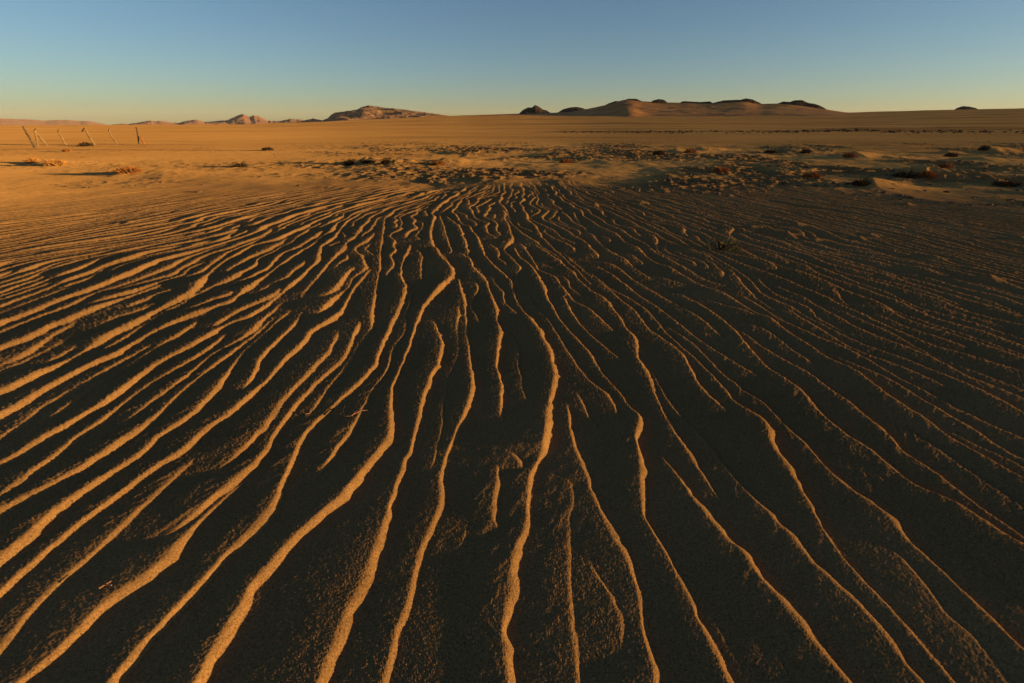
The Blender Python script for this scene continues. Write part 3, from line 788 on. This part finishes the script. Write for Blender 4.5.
SHRUBS = [
 (33, 163, 14, 5, STRAW, "straw coloured tuft in front of the leaning posts, farther left of two"),
 (55, 165.5, 22, 6, STRAW, "low orange tuft to the right of the straw tuft below the posts"),
 (128, 173, 26, 6, RUST, "broad flat rust orange shrub by the left dark streak, below the last post"),
 (67, 152, 7, 2.5, RUST, "tiny rusty shrub just below the thin third post"),
 (268, 150.5, 12, 3, BRUSH, "isolated small dark shrub on the open plain left of centre"),
 (349, 165.5, 9, 5, BRUSH, "round blackish shrub at the left end of the orange sand mound"),
 (368, 163, 15, 3, BRUSH, "flat dark shrub on top of the orange sand mound"),
 (386, 164, 10, 4, BRUSH, "dark shrub at the right end of the orange sand mound"),
 (240, 167, 14, 3, BRUSH, "low dark shrub in a long shadow left of the round black shrub"),
 (438, 165, 14, 4, RUST, "rusty shrub right of the orange mound, just behind the ripples"),
 (658, 155, 12, 5, BRUSH, "dark bushy shrub left of the paler mound right of centre"),
 (690, 153, 12, 4, RUST, "small rusty shrub on the paler mound right of centre"),
 (770, 153.5, 12, 3.5, BRUSH, "small dark shrub in front of the stony bank right of centre"),
 (805, 153.5, 9, 4, BRUSH, "dark shrub next to the small one before the stony bank"),
 (848, 157.5, 12, 5, RUST, "reddish shrub at the head of a bright sand tail"),
 (860, 186, 16, 6, BRUSH, "dark shrub at the head of the largest sand mound near the ripples"),
 (905, 177.5, 26, 6, BRUSH, "widest dark shrub in a shadow behind the largest sand mound"),
 (925, 177, 18, 5, RUST, "rust red shrub touching the widest dark shrub"),
 (950, 157, 12, 4, BRUSH, "dark shrub left of the far right sand mound"),
 (983, 150.5, 9, 4.5, BRUSH, "black shrub standing on the far right sand mound"),
 (944, 168, 12, 3, RUST, "low reddish shrub between the widest dark shrub and the far right mound"),
 (1005, 186, 22, 4, BRUSH, "flat dark shrub near the right edge just behind the ripples"),
 (812, 178, 18, 4, RUST, "low rusty shrub left of the largest sand mound"),
 (720, 172, 16, 4, RUST, "low rusty shrub amid the dark rubble right of centre"),
 (566, 163, 14, 3.5, RUST, "rusty shrub in the rubble straight below the pointed knoll"),
]
for a in SHRUBS: shrub(*a)
shrub(721, 250, 34, 11, GREEN, "sparse greenish sprigs growing out of the sand ripples", 38, "weed", 0)

# ------------------------------------------------------------------ loose stones
def ico():
    t_ = (1 + 5 ** .5) / 2
    v = np.array([(-1, t_, 0), (1, t_, 0), (-1, -t_, 0), (1, -t_, 0), (0, -1, t_), (0, 1, t_), (0, -1, -t_), (0, 1, -t_), (t_, 0, -1), (t_, 0, 1), (-t_, 0, -1), (-t_, 0, 1)], float)
    v /= np.linalg.norm(v[0])
    f = np.array([(0, 11, 5), (0, 5, 1), (0, 1, 7), (0, 7, 10), (0, 10, 11), (1, 5, 9), (5, 11, 4), (11, 10, 2), (10, 7, 6), (7, 1, 8), (3, 9, 4), (3, 4, 2), (3, 2, 6), (3, 6, 8), (3, 8, 9), (4, 9, 5), (2, 4, 11), (6, 2, 10), (8, 6, 7), (9, 8, 1)])
    return v, f
IV, IF = ico()
g2 = np.random.default_rng(21)
def stones(pts, sizes, name, mat, label=None):
    n = len(pts)
    V = IV[None] * (1 + .35 * g2.standard_normal((n, 12, 1)) * .6)
    ang = g2.random(n) * 6.28
    V = V * np.stack([1 + .4 * g2.random(n), .7 + .3 * g2.random(n), .45 + .3 * g2.random(n)], 1)[:, None]
    c, s_ = np.cos(ang)[:, None], np.sin(ang)[:, None]
    V = np.stack([V[..., 0] * c - V[..., 1] * s_, V[..., 0] * s_ + V[..., 1] * c, V[..., 2]], -1)
    V = V * sizes[:, None, None] + pts[:, None]
    F = IF[None] + (np.arange(n) * 12)[:, None, None]
    o = mesh_np(name, V.reshape(-1, 3), F.reshape(-1, 3), mat, False)
    return tag(o, kind="stuff")
STONE = rock_material("stone", (.05, .035, .025), (.14, .085, .05), (.30, .18, .10), 14)
cand = []
tries = 0
while len(cand) < 4500 and tries < 90000:
    tries += 1
    yy_ = 8 + 34 * rnd.random() ** 1.6; xx_ = rnd.uniform(-1.25, 1.25) * (yy_ + 1)
    if abs(xx_) > 40: continue
    bb = 10.2 - 2.6 * float(sstep(2, 12, xx_)) + .5 * math.sin(xx_ * 1.3)
    if yy_ < bb - .2: continue
    pt = float(sstep(-.2, .35, fbm(np.array([xx_ * .33]), np.array([yy_ * .33]), 3, 60))[0])
    side = float(.12 + .88 * sstep(-8, 1, xx_ + .25 * (yy_ - 12)))
    if rnd.random() > (.08 + pt) * side * (1 - .8 * float(sstep(24, 40, yy_))): continue
    cand.append((xx_, yy_))
pts = np.array([(a, b, ground_z(a, b)) for a, b in cand])
sz = np.clip(np.exp(g2.normal(-3.85, .55, len(pts))), .01, .14)
stones(pts, sz, "gravel", STONE)
row = []
for i in range(700):
    u = rnd.random(); px_ = 560 + 480 * u; py_ = 132 + rnd.gauss(0, .7) - (1 if 800 < px_ < 880 else 0)
    if not (800 < px_ < 900) and rnd.random() < .3: continue
    h_ = hit(px_, py_); row.append(tuple(h_))
row = np.array(row)
stones(row, np.clip(np.exp(g2.normal(-2.4, .5, len(row))), .04, .25), "rubble", rock_material("dark_stone", (.03, .022, .016), (.07, .045, .03), (.14, .09, .05), 3))

# ------------------------------------------------------------------ twigs on the near ripples
def twig(pix, rad, label, lift=.004, fork=None, mat=TWIG):
    P = []
    for q in pix:
        h_ = hit(*q); P.append(Vector((h_.x, h_.y, h_.z + lift)))
    o = P[0].copy(); m = MB()
    m.tube([p - o for p in P], [rad * (1 - .5 * i / len(P)) for i in range(len(P))], 5)
    if fork:
        Q = []
        for q in fork:
            h_ = hit(*q); Q.append(Vector((h_.x, h_.y, h_.z + lift + .004)) - o)
        m.tube(Q, [rad * .7] * len(Q), 5)
    t_ = m.build("twig", mat, None); t_.location = o
    tag(t_, label, "twig")
twig([(302.5, 414), (306, 414.6), (311, 414.2)], .0022, "short pale straight twig, leftmost of the bits of wood on the ripples")
twig([(326, 409), (330, 410.8), (334, 411), (337, 408.5)], .0018, "thin dark curved twig lying across a bright ripple crest", mat=BRUSH)
twig([(340, 416.2), (346, 417.4), (352, 417.2), (357, 412.4)], .0026, "reddish forked twig in the trough right of the bright crest", .006, [(352, 417), (361, 414), (368, 412)])
twig([(100, 590), (106, 588.5), (113, 584)], .0022, "pale twig lying over a crest near the lower left corner", .006, [(106, 588.5), (114, 589.5)])

# ------------------------------------------------------------------ desert air
hm = bpy.data.materials.new("haze"); hm.use_nodes = True
ht = hm.node_tree; ht.nodes.clear()
ho = ht.nodes.new("ShaderNodeOutputMaterial"); hv = ht.nodes.new("ShaderNodeVolumePrincipled")
hv.inputs["Color"].default_value = (.92, .88, .86, 1); hv.inputs["Density"].default_value = HAZE
hv.inputs["Anisotropy"].default_value = 0.0
ht.links.new(hv.outputs[0], ho.inputs["Volume"])
zmin, zmax, rx = float(z.min()) - 1.0, 260.0, 14100.0
hb = [(a_ * rx, b_ * rx, c_) for a_ in (-1, 1) for b_ in (-1, 1) for c_ in (zmin, zmax)]
me = bpy.data.meshes.new("haze"); me.from_pydata(hb, [], [(0, 1, 3, 2), (4, 6, 7, 5), (0, 4, 5, 1), (2, 3, 7, 6), (0, 2, 6, 4), (1, 5, 7, 3)])
me.materials.append(hm)
tag(link(bpy.data.objects.new("haze", me)), kind="stuff")
